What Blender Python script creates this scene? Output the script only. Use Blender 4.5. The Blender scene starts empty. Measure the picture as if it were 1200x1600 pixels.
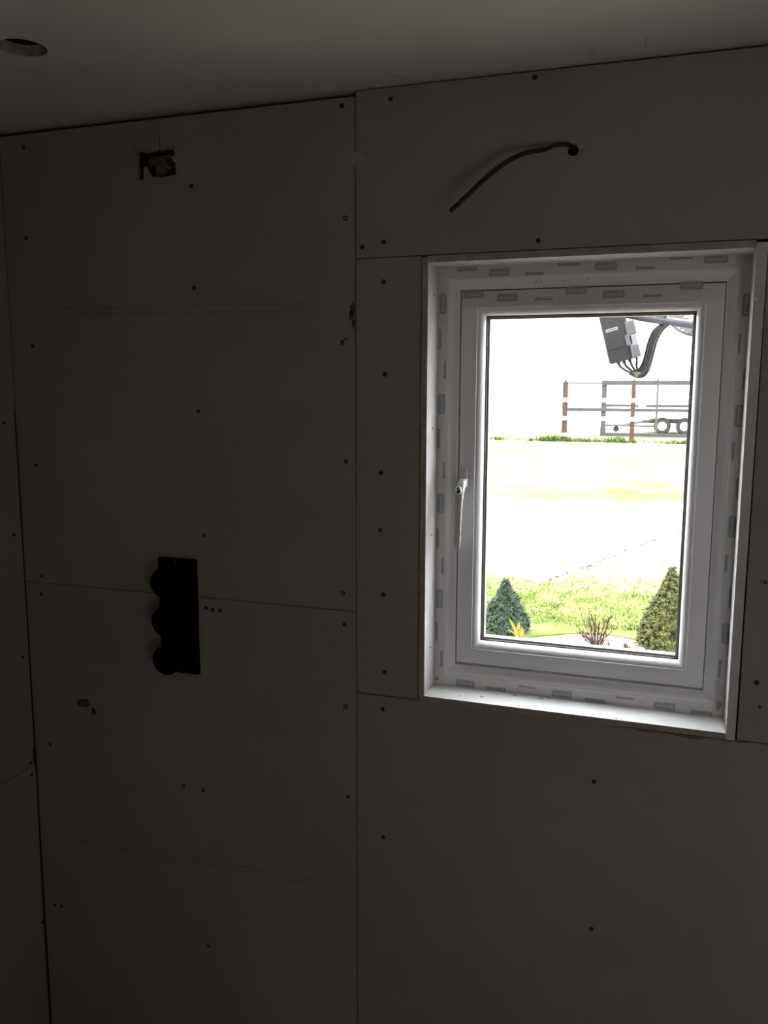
import bpy, bmesh, math, random
from mathutils import Vector, Matrix
from mathutils.geometry import delaunay_2d_cdt

S = bpy.context.scene
COL = S.collection
PI = math.pi
random.seed(7)

# ------------------------------------------------------------------ camera, sky, exposure
cam_d = bpy.data.cameras.new('camera')
cam = bpy.data.objects.new('camera', cam_d)
COL.objects.link(cam)
YAW, PITCH, ROLL = math.radians(-19.015), math.radians(-8.304), math.radians(0.14)
fw = Vector((math.sin(YAW) * math.cos(PITCH), math.cos(YAW) * math.cos(PITCH), math.sin(PITCH)))
rt = Vector((math.cos(YAW), -math.sin(YAW), 0))
up = rt.cross(fw)
rt2 = rt * math.cos(ROLL) + up * math.sin(ROLL)
up2 = up * math.cos(ROLL) - rt * math.sin(ROLL)
M = Matrix((rt2, up2, -fw)).transposed().to_4x4()
M.translation = Vector((0, -1.82, 1.7))
cam.matrix_world = M
cam_d.sensor_fit = 'VERTICAL'
cam_d.sensor_height = 36.0
cam_d.sensor_width = 27.0
cam_d.lens = 36.0 * 1340 / 1600
cam_d.clip_start = 0.02
cam_d.clip_end = 600
S.camera = cam

SKY_STRENGTH = 14.0
EXPOSURE = 0.0
W = bpy.data.worlds.new('overcast_sky')
S.world = W
W.use_nodes = True
nt = W.node_tree
nt.nodes.clear()
wo = nt.nodes.new('ShaderNodeOutputWorld')
bg = nt.nodes.new('ShaderNodeBackground')
tc = nt.nodes.new('ShaderNodeTexCoord')
sep = nt.nodes.new('ShaderNodeSeparateXYZ')
rmp = nt.nodes.new('ShaderNodeValToRGB')
nt.links.new(tc.outputs['Generated'], sep.inputs[0])
nt.links.new(sep.outputs['Z'], rmp.inputs[0])
rmp.color_ramp.elements[0].position = 0.0
rmp.color_ramp.elements[0].color = (0.80, 0.80, 0.84, 1)
rmp.color_ramp.elements[1].position = 0.7
rmp.color_ramp.elements[1].color = (1.0, 0.99, 1.03, 1)
nt.links.new(rmp.outputs[0], bg.inputs[0])
bg.inputs[1].default_value = SKY_STRENGTH
nt.links.new(bg.outputs[0], wo.inputs[0])

# fill lamp added to lift the walls, behind an unseen invented doorway
fill_lamp = bpy.data.lights.new('added_fill_light', 'AREA')
fill_lamp.shape = 'RECTANGLE'
fill_lamp.size, fill_lamp.size_y = 0.50, 0.70
fill_lamp.energy = 3.7
fill_lamp.color = (1.0, 0.95, 0.93)
fill_lamp_o = bpy.data.objects.new('added_fill_light', fill_lamp)
COL.objects.link(fill_lamp_o)
fill_lamp_o.location = (0.76, -2.16, 1.12)
fill_lamp_o.rotation_euler = (math.pi / 2, 0, 0)

S.view_settings.view_transform = 'Standard'
S.view_settings.look = 'None'
S.view_settings.gamma = 1.0
S.view_settings.use_curve_mapping = False
S.view_settings.exposure = EXPOSURE
try:
    S.cycles.max_bounces = 14
    S.cycles.diffuse_bounces = 8
    S.cycles.transparent_max_bounces = 16
    S.cycles.sample_clamp_indirect = 8.0
except Exception:
    pass


# ------------------------------------------------------------------ materials
def mat(name, col, rough=0.7, noise=0.0, scale=8.0, metal=0.0, bump=0.0, bscale=200.0, spec=0.5, col2=None, detail=4.0):
    m = bpy.data.materials.new(name)
    m.use_nodes = True
    n = m.node_tree.nodes
    L = m.node_tree.links
    b = n['Principled BSDF']
    b.inputs['Roughness'].default_value = rough
    b.inputs['Metallic'].default_value = metal
    b.inputs['Specular IOR Level'].default_value = spec
    c = (*col, 1)
    b.inputs['Base Color'].default_value = c
    if noise > 0 or col2:
        t = n.new('ShaderNodeTexCoord')
        nz = n.new('ShaderNodeTexNoise')
        nz.inputs['Scale'].default_value = scale
        nz.inputs['Detail'].default_value = detail
        r = n.new('ShaderNodeValToRGB')
        r.color_ramp.elements[0].position = 0.3
        r.color_ramp.elements[1].position = 0.7
        r.color_ramp.elements[0].color = (*[max(0, x * (1 - noise)) for x in col], 1)
        r.color_ramp.elements[1].color = (*(col2 if col2 else [min(1, x * (1 + noise)) for x in col]), 1)
        L.new(t.outputs['Object'], nz.inputs['Vector'])
        L.new(nz.outputs['Fac'], r.inputs[0])
        L.new(r.outputs[0], b.inputs['Base Color'])
    if bump > 0:
        t2 = n.new('ShaderNodeTexCoord')
        nz2 = n.new('ShaderNodeTexNoise')
        nz2.inputs['Scale'].default_value = bscale
        nz2.inputs['Detail'].default_value = 3
        bp = n.new('ShaderNodeBump')
        bp.inputs['Strength'].default_value = bump
        bp.inputs['Distance'].default_value = 0.002
        L.new(t2.outputs['Object'], nz2.inputs['Vector'])
        L.new(nz2.outputs['Fac'], bp.inputs['Height'])
        L.new(bp.outputs[0], b.inputs['Normal'])
    return m


BOARD = mat('plasterboard_paper', (0.33, 0.305, 0.28), 0.85, noise=0.05, scale=3.0, bump=0.05, bscale=400, spec=0.3)
CEIL = mat('ceiling_board', (0.84, 0.80, 0.75), 0.85, noise=0.06, scale=2.5, bump=0.06, bscale=150, spec=0.3)
GYPSUM = mat('gypsum_edge', (0.40, 0.36, 0.32), 0.9, noise=0.25, scale=60)
CAVITY = mat('cavity_timber', (0.10, 0.07, 0.05), 0.9, noise=0.3, scale=12)
FLOORM = mat('chipboard_floor', (0.15, 0.12, 0.09), 0.8, noise=0.25, scale=90)
UPVC = mat('white_upvc', (0.80, 0.79, 0.80), 0.28, spec=0.5, noise=0.015, scale=5)
FILM = mat('protective_film', (0.68, 0.665, 0.66), 0.4, noise=0.04, scale=30, bump=0.1, bscale=40)
TAG = mat('film_print_grey', (0.33, 0.345, 0.35), 0.45)
TAGLINE = mat('film_print_letters', (0.58, 0.595, 0.60), 0.45)
REVEAL = mat('reveal_board_white', (0.62, 0.60, 0.61), 0.7, noise=0.05, scale=25, bump=0.15, bscale=120)
SILLW = mat('sill_board_white', (0.82, 0.81, 0.82), 0.55, noise=0.04, scale=20)
BROWNEDGE = mat('reveal_paper_edge', (0.37, 0.33, 0.295), 0.85, noise=0.2, scale=50)
GASKET = mat('gasket_rubber', (0.035, 0.032, 0.034), 0.5)
SPACER = mat('spacer_bar', (0.46, 0.42, 0.40), 0.4)
HANDLEW = mat('handle_white', (0.58, 0.57, 0.56), 0.16, spec=0.7)
CRACK = mat('hairline_grey', (0.42, 0.39, 0.36), 0.9)
DIRT = mat('grey_dirt', (0.40, 0.37, 0.34), 0.9, noise=0.3, scale=120)
CHROME = mat('lock_chrome', (0.75, 0.74, 0.72), 0.15, metal=1.0)
DARKHOLE = mat('keyway_dark', (0.02, 0.02, 0.02), 0.6)
SCREWM = mat('black_phosphate_screw', (0.030, 0.027, 0.025), 0.6)
BRASSSCREW = mat('steel_screw', (0.20, 0.19, 0.17), 0.5, metal=0.6)
RUST = mat('rust_mark', (0.235, 0.185, 0.15), 0.9, noise=0.3, scale=200)
PRINT = mat('board_print_ink', (0.19, 0.17, 0.15), 0.85)
PATCH = mat('filler_dab', (0.40, 0.37, 0.34), 0.9, noise=0.15, scale=80)
CHIP = mat('torn_board_core', (0.10, 0.085, 0.07), 0.95, noise=0.4, scale=90)
TORN = mat('torn_brown_paper', (0.20, 0.14, 0.105), 0.95, noise=0.3, scale=60)
BLACK = mat('black_plastic', (0.004, 0.004, 0.004), 0.8, spec=0.05)
BLACK2 = mat('black_plastic_cap', (0.004, 0.004, 0.004), 0.75, spec=0.06)
CABLE = mat('grey_cable_sheath', (0.036, 0.033, 0.030), 0.6, spec=0.25)
COPPER = mat('copper_core', (0.10, 0.07, 0.05), 0.6)
BRASS = mat('brass_fitting', (0.17, 0.095, 0.04), 0.7, metal=0.0, noise=0.2, scale=90)
PIPEW = mat('pale_pipe', (0.26, 0.235, 0.20), 0.5, noise=0.1, scale=40)
PIPEB = mat('brown_pipe_body', (0.17, 0.14, 0.10), 0.6, noise=0.25, scale=60)
INSUL = mat('cavity_insulation', (0.30, 0.27, 0.20), 0.95, noise=0.4, scale=60)
# outside
LNBM = mat('lnb_plastic', (0.018, 0.017, 0.020), 0.5, noise=0.25, scale=40)
LNBG = mat('lnb_grey_port', (0.095, 0.095, 0.112), 0.5)
LNBW = mat('lnb_pale_port', (0.21, 0.21, 0.24), 0.5)
STICK = mat('white_sticker', (0.34, 0.34, 0.36), 0.5)
ARMM = mat('arm_galvanised', (0.065, 0.065, 0.085), 0.5, noise=0.15, scale=40)
DISHM = mat('dish_mesh_grey', (0.045, 0.042, 0.040), 0.7, noise=0.15, scale=30)
COAX = mat('coax_black', (0.013, 0.012, 0.014), 0.5, noise=0.3, scale=60)
TIE = mat('cable_tie_olive', (0.079, 0.086, 0.032), 0.5)
LAWN = mat('lawn_ground', (0.076, 0.110, 0.024), 0.95, spec=0.0, noise=0.25, scale=3.2, col2=(0.175, 0.195, 0.075), detail=6)
GRASS = mat('grass_blades', (0.066, 0.102, 0.022), 0.9, spec=0.0, noise=0.3, scale=2.6, col2=(0.170, 0.190, 0.070))
GRASSD = mat('grass_tuft_dark', (0.040, 0.066, 0.014), 0.9, spec=0.0, noise=0.3, scale=3, col2=(0.10, 0.125, 0.04))
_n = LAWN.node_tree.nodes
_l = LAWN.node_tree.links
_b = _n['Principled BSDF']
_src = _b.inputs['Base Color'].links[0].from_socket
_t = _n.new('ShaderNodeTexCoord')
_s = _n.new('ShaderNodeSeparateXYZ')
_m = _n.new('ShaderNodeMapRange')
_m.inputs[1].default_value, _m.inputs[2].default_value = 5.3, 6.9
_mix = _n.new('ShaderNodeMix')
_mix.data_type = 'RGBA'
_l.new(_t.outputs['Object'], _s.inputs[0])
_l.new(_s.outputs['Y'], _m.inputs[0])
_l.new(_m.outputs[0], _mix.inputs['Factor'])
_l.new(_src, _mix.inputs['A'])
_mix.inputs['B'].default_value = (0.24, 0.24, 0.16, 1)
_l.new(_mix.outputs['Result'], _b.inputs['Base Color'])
FIELD = mat('field_ground', (0.134, 0.142, 0.074), 0.95, spec=0.0, noise=0.14, scale=0.6, col2=(0.172, 0.174, 0.125), detail=6)
VERGE = mat('yellow_verge', (0.100, 0.112, 0.040), 0.95, spec=0.0, noise=0.2, scale=0.9, col2=(0.165, 0.168, 0.110), detail=6)
DRIVE = mat('pale_concrete', (0.42, 0.41, 0.40), 0.95, spec=0.1, noise=0.08, scale=2)
GRAVEL = mat('pale_gravel', (0.151, 0.130, 0.112), 0.95, noise=0.4, scale=45)
SOIL = mat('dark_soil', (0.022, 0.018, 0.013), 0.95, noise=0.3, scale=30)
CON_B = mat('conifer_bluegreen', (0.025, 0.043, 0.026), 0.8, noise=0.3, scale=26, col2=(0.064, 0.094, 0.055))
CON_Y = mat('conifer_yellowgreen', (0.028, 0.034, 0.010), 0.8, noise=0.3, scale=26, col2=(0.150, 0.155, 0.038))
BARK = mat('bark', (0.036, 0.025, 0.018), 0.9, noise=0.3, scale=40)
TWIG = mat('dry_red_twig', (0.040, 0.018, 0.013), 0.9, spec=0.1, noise=0.2, scale=30)
DRYLEAF = mat('dry_brown_leaf', (0.050, 0.022, 0.016), 0.9, spec=0.1, noise=0.3, scale=60)
REDLEAF = mat('dark_red_leaf', (0.045, 0.012, 0.010), 0.9, spec=0.1, noise=0.3, scale=60)
YLEAF = mat('yellow_leaf', (0.187, 0.166, 0.025), 0.6, noise=0.12, scale=30)
RAILW = mat('white_rail', (0.78, 0.78, 0.78), 0.6, noise=0.03, scale=4)
POST = mat('red_brown_post', (0.060, 0.036, 0.029), 0.9, spec=0.1, noise=0.25, scale=14)
RAILD = mat('weathered_dark_rail', (0.038, 0.036, 0.041), 0.85, noise=0.2, scale=6)
RAILT = mat('thin_post_timber', (0.072, 0.050, 0.043), 0.85, noise=0.2, scale=10)
TYRE = mat('tyre_rubber', (0.016, 0.016, 0.016), 0.8)
RIM = mat('wheel_rim_white', (0.62, 0.62, 0.62), 0.5)
TRL = mat('trailer_frame_steel', (0.047, 0.047, 0.050), 0.6, metal=0.3)
DECK = mat('trailer_deck_timber', (0.072, 0.054, 0.043), 0.8, noise=0.3, scale=6)
RENDERM = mat('outside_render', (0.60, 0.58, 0.55), 0.9, noise=0.06, scale=10)

GLASS = bpy.data.materials.new('window_glass')
GLASS.use_nodes = True
_n = GLASS.node_tree.nodes
_n.clear()
_o = _n.new('ShaderNodeOutputMaterial')
_mx = _n.new('ShaderNodeMixShader')
_tr = _n.new('ShaderNodeBsdfTransparent')
_tr.inputs[0].default_value = (0.95, 0.965, 0.955, 1)
_gl = _n.new('ShaderNodeBsdfGlossy')
_gl.inputs['Roughness'].default_value = 0.01
_fr = _n.new('ShaderNodeFresnel')
_fr.inputs[0].default_value = 1.35
_ge = _n.new('ShaderNodeNewGeometry')          # reflect on the outer skin of each pane only
_ma = _n.new('ShaderNodeMath')
_ma.operation = 'SUBTRACT'
_ma.use_clamp = True
GLASS.node_tree.links.new(_fr.outputs[0], _ma.inputs[0])
GLASS.node_tree.links.new(_ge.outputs['Backfacing'], _ma.inputs[1])
GLASS.node_tree.links.new(_ma.outputs[0], _mx.inputs[0])
GLASS.node_tree.links.new(_tr.outputs[0], _mx.inputs[1])
GLASS.node_tree.links.new(_gl.outputs[0], _mx.inputs[2])
GLASS.node_tree.links.new(_mx.outputs[0], _o.inputs[0])


# ------------------------------------------------------------------ helpers
def obj(name, bm, m, parent=None, smooth=False):
    me = bpy.data.meshes.new(name)
    bm.normal_update()
    bm.to_mesh(me)
    bm.free()
    ms = m if isinstance(m, (list, tuple)) else [m]
    for k in ms:
        me.materials.append(k)
    if smooth:
        for p in me.polygons:
            p.use_smooth = True
    o = bpy.data.objects.new(name, me)
    COL.objects.link(o)
    if parent:
        o.parent = parent
        o.matrix_parent_inverse = Matrix.Translation(-world_loc(parent))
    return o


def world_loc(o):
    v = Vector(o.location)
    while o.parent:
        v += o.matrix_parent_inverse.translation
        o = o.parent
        v += Vector(o.location)
    return v


def empty(name, loc, label=None, cat=None, group=None, kind=None):
    o = bpy.data.objects.new(name, None)
    o.empty_display_size = 0.05
    COL.objects.link(o)
    o.location = loc
    return tag(o, label, cat, group, kind)


def tag(o, label=None, cat=None, group=None, kind=None):
    for k, v in (('label', label), ('category', cat), ('group', group), ('kind', kind)):
        if v:
            o[k] = v
    return o


def box(bm, x0, x1, y0, y1, z0, z1, bev=0.0, mi=0):
    vs = [bm.verts.new(p) for p in ((x0, y0, z0), (x1, y0, z0), (x1, y1, z0), (x0, y1, z0),
                                    (x0, y0, z1), (x1, y0, z1), (x1, y1, z1), (x0, y1, z1))]
    fs = [bm.faces.new([vs[i] for i in q]) for q in ((0, 3, 2, 1), (4, 5, 6, 7), (0, 1, 5, 4), (1, 2, 6, 5), (2, 3, 7, 6), (3, 0, 4, 7))]
    for f in fs:
        f.material_index = mi
    if bev > 0:
        es = {e for f in fs for e in f.edges}
        r = bmesh.ops.bevel(bm, geom=list(es), offset=bev, segments=2, affect='EDGES', profile=0.5)
        for f in r['faces']:
            f.material_index = mi
    return vs


def obox(bm, c, ax, ay, az, hx, hy, hz, mi=0, bev=0.0):
    """box with its own axes"""
    start = len(bm.verts)
    vs = box(bm, -hx, hx, -hy, hy, -hz, hz, bev, mi)
    bm.verts.ensure_lookup_table()
    m3 = Matrix((ax, ay, az)).transposed()
    for v in bm.verts[start:]:
        v.co = Vector(c) + m3 @ v.co


def frame_of(d):
    d = d.normalized()
    a = Vector((0, 0, 1)) if abs(d.z) < 0.9 else Vector((1, 0, 0))
    u = d.cross(a).normalized()
    return u, d.cross(u).normalized()


def catmull(pts, n=6):
    P = [Vector(p) for p in pts]
    if len(P) < 3:
        return P
    P = [P[0] * 2 - P[1]] + P + [P[-1] * 2 - P[-2]]
    out = []
    for i in range(1, len(P) - 2):
        for k in range(n):
            t = k / n
            a, b, c, d = P[i - 1], P[i], P[i + 1], P[i + 2]
            out.append(0.5 * (2 * b + (c - a) * t + (2 * a - 5 * b + 4 * c - d) * t * t + (3 * b - a - 3 * c + d) * t ** 3))
    out.append(P[-2])
    return out


def tube(bm, pts, rad, seg=10, flat=1.0, cap=True, mi=0):
    P = [Vector(p) for p in pts]
    rs = rad if isinstance(rad, (list, tuple)) else [rad] * len(P)
    rings = []
    u = None
    for i, p in enumerate(P):
        d = (P[min(i + 1, len(P) - 1)] - P[max(i - 1, 0)]).normalized()
        if u is None:
            u, v = frame_of(d)
        else:
            u = (u - d * u.dot(d)).normalized()
            v = d.cross(u)
        r = rs[i]
        rings.append([bm.verts.new(p + u * (r * math.cos(2 * PI * k / seg)) + v * (r * flat * math.sin(2 * PI * k / seg))) for k in range(seg)])
    for a, b in zip(rings, rings[1:]):
        for k in range(seg):
            f = bm.faces.new((a[k], a[(k + 1) % seg], b[(k + 1) % seg], b[k]))
            f.material_index = mi
    if cap:
        bm.faces.new(rings[0][::-1]).material_index = mi
        bm.faces.new(rings[-1]).material_index = mi


def lathe(bm, prof, c, axis, seg=24, mi=0, close=True):
    """prof: (radius, along) pairs about axis through c"""
    axis = Vector(axis).normalized()
    u, v = frame_of(axis)
    rings = []
    for r, h in prof:
        rings.append([bm.verts.new(Vector(c) + axis * h + (u * math.cos(2 * PI * k / seg) + v * math.sin(2 * PI * k / seg)) * max(r, 1e-5)) for k in range(seg)])
    for a, b in zip(rings, rings[1:]):
        for k in range(seg):
            f = bm.faces.new((a[k], a[(k + 1) % seg], b[(k + 1) % seg], b[k]))
            f.material_index = mi
    if close:
        bm.faces.new(rings[0][::-1]).material_index = mi
        bm.faces.new(rings[-1]).material_index = mi
    bmesh.ops.recalc_face_normals(bm, faces=bm.faces[:])


def slab(outer, holes, a0, a1, mapf, edge_mi=0):
    """flat board with true holes: outer / holes are 2-D loops, a0..a1 the thickness, mapf(u, v, a) -> point"""
    verts, edges = [], []
    for loop in [outer] + holes:
        s = len(verts)
        verts += [Vector(p) for p in loop]
        edges += [(s + i, s + (i + 1) % len(loop)) for i in range(len(loop))]
    res = delaunay_2d_cdt(verts, edges, [], 0, 1e-7)
    vo, fo = res[0], res[2]

    def inside(p, loop):
        c = False
        j = len(loop) - 1
        for i in range(len(loop)):
            a, b = loop[i], loop[j]
            if (a[1] > p[1]) != (b[1] > p[1]) and p[0] < (b[0] - a[0]) * (p[1] - a[1]) / (b[1] - a[1]) + a[0]:
                c = not c
            j = i
        return c
    bm = bmesh.new()
    A = [bm.verts.new(mapf(v.x, v.y, a0)) for v in vo]
    B = [bm.verts.new(mapf(v.x, v.y, a1)) for v in vo]
    cnt = {}
    for f in fo:
        c = sum((vo[i] for i in f), Vector((0, 0))) / len(f)
        if not inside(c, outer) or any(inside(c, h) for h in holes):
            continue
        bm.faces.new([A[i] for i in f])
        bm.faces.new([B[i] for i in reversed(f)])
        for i, j in zip(f, list(f[1:]) + [f[0]]):
            cnt[(i, j)] = cnt.get((i, j), 0) + 1
    for (i, j) in cnt:
        if (j, i) not in cnt:
            q = bm.faces.new((A[j], A[i], B[i], B[j]))
            q.material_index = edge_mi
    bmesh.ops.recalc_face_normals(bm, faces=bm.faces[:])
    return bm


def circle(cx, cy, r, n=28, ry=None):
    return [(cx + r * math.cos(2 * PI * k / n), cy + (ry or r) * math.sin(2 * PI * k / n)) for k in range(n)]


def rect(x0, x1, z0, z1):
    return [(x0, z0), (x1, z0), (x1, z1), (x0, z1)]


XZ = lambda u, v, a: (u, a, v)     # board on the window wall
YZ = lambda u, v, a: (a, u, v)     # board on the left wall
XY = lambda u, v, a: (u, v, a)     # ceiling board


def ring(bm, x0, x1, z0, z1, prof, mi=None):
    """mitred frame: prof = (inset, y) from the outside edge inwards"""
    loops = []
    for i, y in prof:
        loops.append([bm.verts.new(p) for p in ((x0 + i, y, z0 + i), (x1 - i, y, z0 + i), (x1 - i, y, z1 - i), (x0 + i, y, z1 - i))])
    for n, (a, b) in enumerate(zip(loops, loops[1:])):
        for k in range(4):
            f = bm.faces.new((a[k], a[(k + 1) % 4], b[(k + 1) % 4], b[k]))
            if mi:
                f.material_index = mi[n]
    return loops


def text_mesh(s, size, width=None, bold=0.0):
    cu = bpy.data.curves.new('t', 'FONT')
    cu.body = s
    cu.size = size
    cu.align_x = 'CENTER'
    cu.align_y = 'CENTER'
    cu.offset = bold
    cu.resolution_u = 2
    o = bpy.data.objects.new('t', cu)
    COL.objects.link(o)
    dg = bpy.context.evaluated_depsgraph_get()
    me = bpy.data.meshes.new_from_object(o.evaluated_get(dg))
    bpy.data.objects.remove(o)
    vs = [v.co.copy() for v in me.vertices]
    fs = [tuple(p.vertices) for p in me.polygons]
    bpy.data.meshes.remove(me)
    xs = [v.x for v in vs]
    w = max(xs) - min(xs)
    cx = (max(xs) + min(xs)) / 2
    k = (width / w) if width else 1
    return [Vector(((v.x - cx) * k, v.y, 0)) for v in vs], fs


def add_flat(bm, vs, fs, o, ux, uy, mi=0):
    """lay a 2-D mesh at o with axes ux, uy"""
    nv = [bm.verts.new(Vector(o) + Vector(ux) * v[0] + Vector(uy) * v[1]) for v in vs]
    for f in fs:
        try:
            bm.faces.new([nv[i] for i in f]).material_index = mi
        except ValueError:
            pass


def blob(bm, pts, y0, y1, mi=0):
    """small irregular patch lying on the wall: outline pts in (x,z), face at y0, back at y1"""
    a = [bm.verts.new((x, y0, z)) for x, z in pts]
    cx = sum(p[0] for p in pts) / len(pts)
    cz = sum(p[1] for p in pts) / len(pts)
    b = [bm.verts.new((cx + (x - cx) * 1.12, y1, cz + (z - cz) * 1.12)) for x, z in pts]
    bm.faces.new(a).material_index = mi
    n = len(pts)
    for k in range(n):
        bm.faces.new((a[k], b[k], b[(k + 1) % n], a[(k + 1) % n])).material_index = mi
    bmesh.ops.recalc_face_normals(bm, faces=bm.faces[:])


def ragged(cx, cz, rx, rz, n=14, j=0.3, seed=1):
    r = random.Random(seed)
    return [(cx + rx * (1 + r.uniform(-j, j)) * math.cos(2 * PI * k / n), cz + rz * (1 + r.uniform(-j, j)) * math.sin(2 * PI * k / n)) for k in range(n)]


# ------------------------------------------------------------------ room shell
CZ = 2.330          # ceiling height
FLZ = -0.15         # floor level
RX = 1.15           # right wall
FY = -1.98          # wall behind the camera
LX = -1.648         # face of the left wall boards
OX0, OX1, OZ0, OZ1 = -0.545, 0.1385, 0.984, 1.978     # structural opening

bm = bmesh.new()
box(bm, -1.85, RX + 0.2, FY - 0.2, 0.2, FLZ - 0.02, FLZ)
tag(obj('floor', bm, FLOORM), kind='structure')

# window wall: timber / masonry core behind a cavity, boards in front
bm = slab(rect(-1.85, RX + 0.2, FLZ - 0.02, 2.5), [rect(OX0, OX1, OZ0, OZ1)], 0.075, 0.20, XZ)
wall_back = tag(obj('wall_back', bm, CAVITY), kind='structure')
bm = slab(rect(-1.9, RX + 0.25, -0.2, 2.9), [rect(-0.60, 0.20, 0.93, 2.03)], 0.20, 0.215, XZ)
obj('outside_render', bm, RENDERM, wall_back)

TH = 0.0125


def board(name, x0, x1, z0, z1, holes=(), par=None, y0=0.0, z1r=None):
    bm = slab([(x0, z0), (x1, z0), (x1, z1r or z1), (x0, z1)], list(holes), y0, y0 + TH, XZ, edge_mi=1)
    return obj(name, bm, [BOARD, GYPSUM], par or wall_back)


CUT = [(-1.249, 2.250), (-1.225, 2.2455), (-1.195, 2.248), (-1.168, 2.2475), (-1.146, 2.246), (-1.1435, 2.228), (-1.142, 2.189),
       (-1.165, 2.187), (-1.178, 2.1855), (-1.196, 2.187), (-1.249, 2.184)]
STUB = [(-1.462, 0.848), (-1.446, 0.849), (-1.441, 0.838), (-1.4425, 0.827), (-1.452, 0.828), (-1.461, 0.830)]
b_ul = board('plasterboard', LX + 0.0006, -0.6965, 1.1812, 2.3160, [CUT])
b_ll = board('plasterboard', LX + 0.0010, -0.6965, FLZ + 0.012, 1.1795, [STUB])
b_ur = board('plasterboard', -0.6935, RX, 1.9795, 2.3260, [circle(-0.2305, 2.1675, 0.0115, 20)], z1r=2.3150)
b_st = board('plasterboard', -0.6935, -0.5428, 0.9855, 1.9775)
b_lr = board('plasterboard', -0.6935, RX, FLZ + 0.012, 0.9828)
b_rt = board('plasterboard', 0.1405, RX, 0.9845, 1.9775)

# left wall
bm = bmesh.new()
box(bm, -1.85, LX - TH - 0.001, FY - 0.1, 0.0755, FLZ - 0.02, 2.5)
wall_left = tag(obj('wall_left', bm, CAVITY), kind='structure')


def lboard(pts):
    bm = slab(pts, [], LX, LX - TH, YZ, edge_mi=1)
    return obj('plasterboard', bm, [BOARD, GYPSUM], wall_left)


l_u = lboard([(FY, 1.6355), (-0.0012, 1.6355), (-0.0012, 2.324), (FY, 2.324)])
l_m = lboard([(FY, 0.6615), (-0.010, 0.6615), (-0.012, 0.700), (-0.0045, 0.72), (-0.0040, 1.20), (-0.0050, 1.6345), (FY, 1.6345)])
l_l = lboard([(FY, FLZ + 0.012), (-0.0090, FLZ + 0.012), (-0.0080, 0.20), (-0.0060, 0.40), (-0.0040, 0.645), (-0.0045, 0.6600), (FY, 0.6600)])

bm = slab([(FY - 0.1, FLZ - 0.02), (0.19, FLZ - 0.02), (0.19, 2.5), (FY - 0.1, 2.5)], [], RX, RX + 0.1, YZ)
tag(obj('wall_right', bm, BOARD), kind='structure')
bm = slab(rect(-1.85, RX + 0.2, FLZ - 0.02, 2.5), [rect(0.32, 1.10, FLZ, 1.95)], FY, FY - 0.1, XZ)  # doorway opening is unseen, invented to let the added fill light in
wall_front = tag(obj('wall_front', bm, BOARD), kind='structure')
bm = bmesh.new()            # unseen box added behind the doorway to keep sky light out
box(bm, -0.5, 1.4, FY - 1.4, FY - 1.3, FLZ - 0.02, 2.5)
box(bm, -0.6, -0.5, FY - 1.4, FY - 0.1, FLZ - 0.02, 2.5)
box(bm, 1.4, 1.5, FY - 1.4, FY - 0.1, FLZ - 0.02, 2.5)
box(bm, -0.6, 1.5, FY - 1.4, FY - 0.1, FLZ - 0.06, FLZ - 0.02)
box(bm, -0.6, 1.5, FY - 1.4, FY - 0.1, 2.45, 2.5)
obj('added_hall_box', bm, BOARD, wall_front)

# ceiling with the hole cut for a recessed light
bm = slab([(-1.85, FY - 0.1), (RX + 0.1, FY - 0.1), (RX + 0.1, 0.07), (-1.85, 0.07)], [circle(-1.207, -0.4125, 0.0438, 40)], CZ, CZ + 0.021, XY, edge_mi=1)
ceiling = tag(obj('ceiling', bm, [CEIL, GYPSUM]), kind='structure')
bm = bmesh.new()
box(bm, -1.9, RX + 0.25, FY - 0.25, 0.21, 2.47, 2.53)
obj('floor_deck_above', bm, CAVITY, ceiling)
# hairline cracks and scuffs in the ceiling skin
bm = bmesh.new()
for pts in ([(-0.09, -0.10), (-0.098, -0.06), (-0.092, -0.02)], [(-0.205, -0.085), (-0.193, -0.045), (-0.197, -0.012)], [(-0.60, -0.07), (-0.575, -0.04), (-0.565, -0.008)],
            [(-1.30, -0.35), (-1.27, -0.30), (-1.28, -0.26)]):
    tube(bm, [(x, y, CZ - 0.0002) for x, y in catmull([(a, b, 0) for a, b in pts], 4) and [(v.x, v.y) for v in catmull([(a, b, 0) for a, b in pts], 4)]], 0.0005, 5)
obj('hairline_crack', bm, CRACK, ceiling)


# ------------------------------------------------------------------ screws
def screw_mesh():
    bm = bmesh.new()
    lathe(bm, [(0.0052, -0.0003), (0.0052, 0.0004), (0.0048, 0.0008), (0.0030, 0.0009), (0.0024, 0.0004), (0.0008, 0.0002)], (0, 0, 0), (0, -1, 0), 14)
    for a in (0.4, 0.4 + PI / 2):
        obox(bm, (0, -0.0009, 0), Vector((math.cos(a), 0, math.sin(a))), Vector((0, 1, 0)), Vector((-math.sin(a), 0, math.cos(a))), 0.0028, 0.0002, 0.0005)
    return bm


_s = obj('screw', screw_mesh(), SCREWM)
SCREW_ME = _s.data
bpy.data.objects.remove(_s)


def ring_screw_mesh():      # driven too deep: a torn dark ring with the paler head in the middle
    bm = bmesh.new()
    lathe(bm, [(0.0058, -0.0002), (0.0058, 0.0005), (0.0030, 0.0006), (0.0030, 0.0001)], (0, 0, 0), (0, -1, 0), 14)
    lathe(bm, [(0.0024, -0.0002), (0.0024, 0.0009), (0.0012, 0.0010)], (0, 0, 0), (0, -1, 0), 10, mi=1)
    return bm


_s = obj('screw', ring_screw_mesh(), [SCREWM, BOARD])
RING_ME = _s.data
bpy.data.objects.remove(_s)


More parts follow.
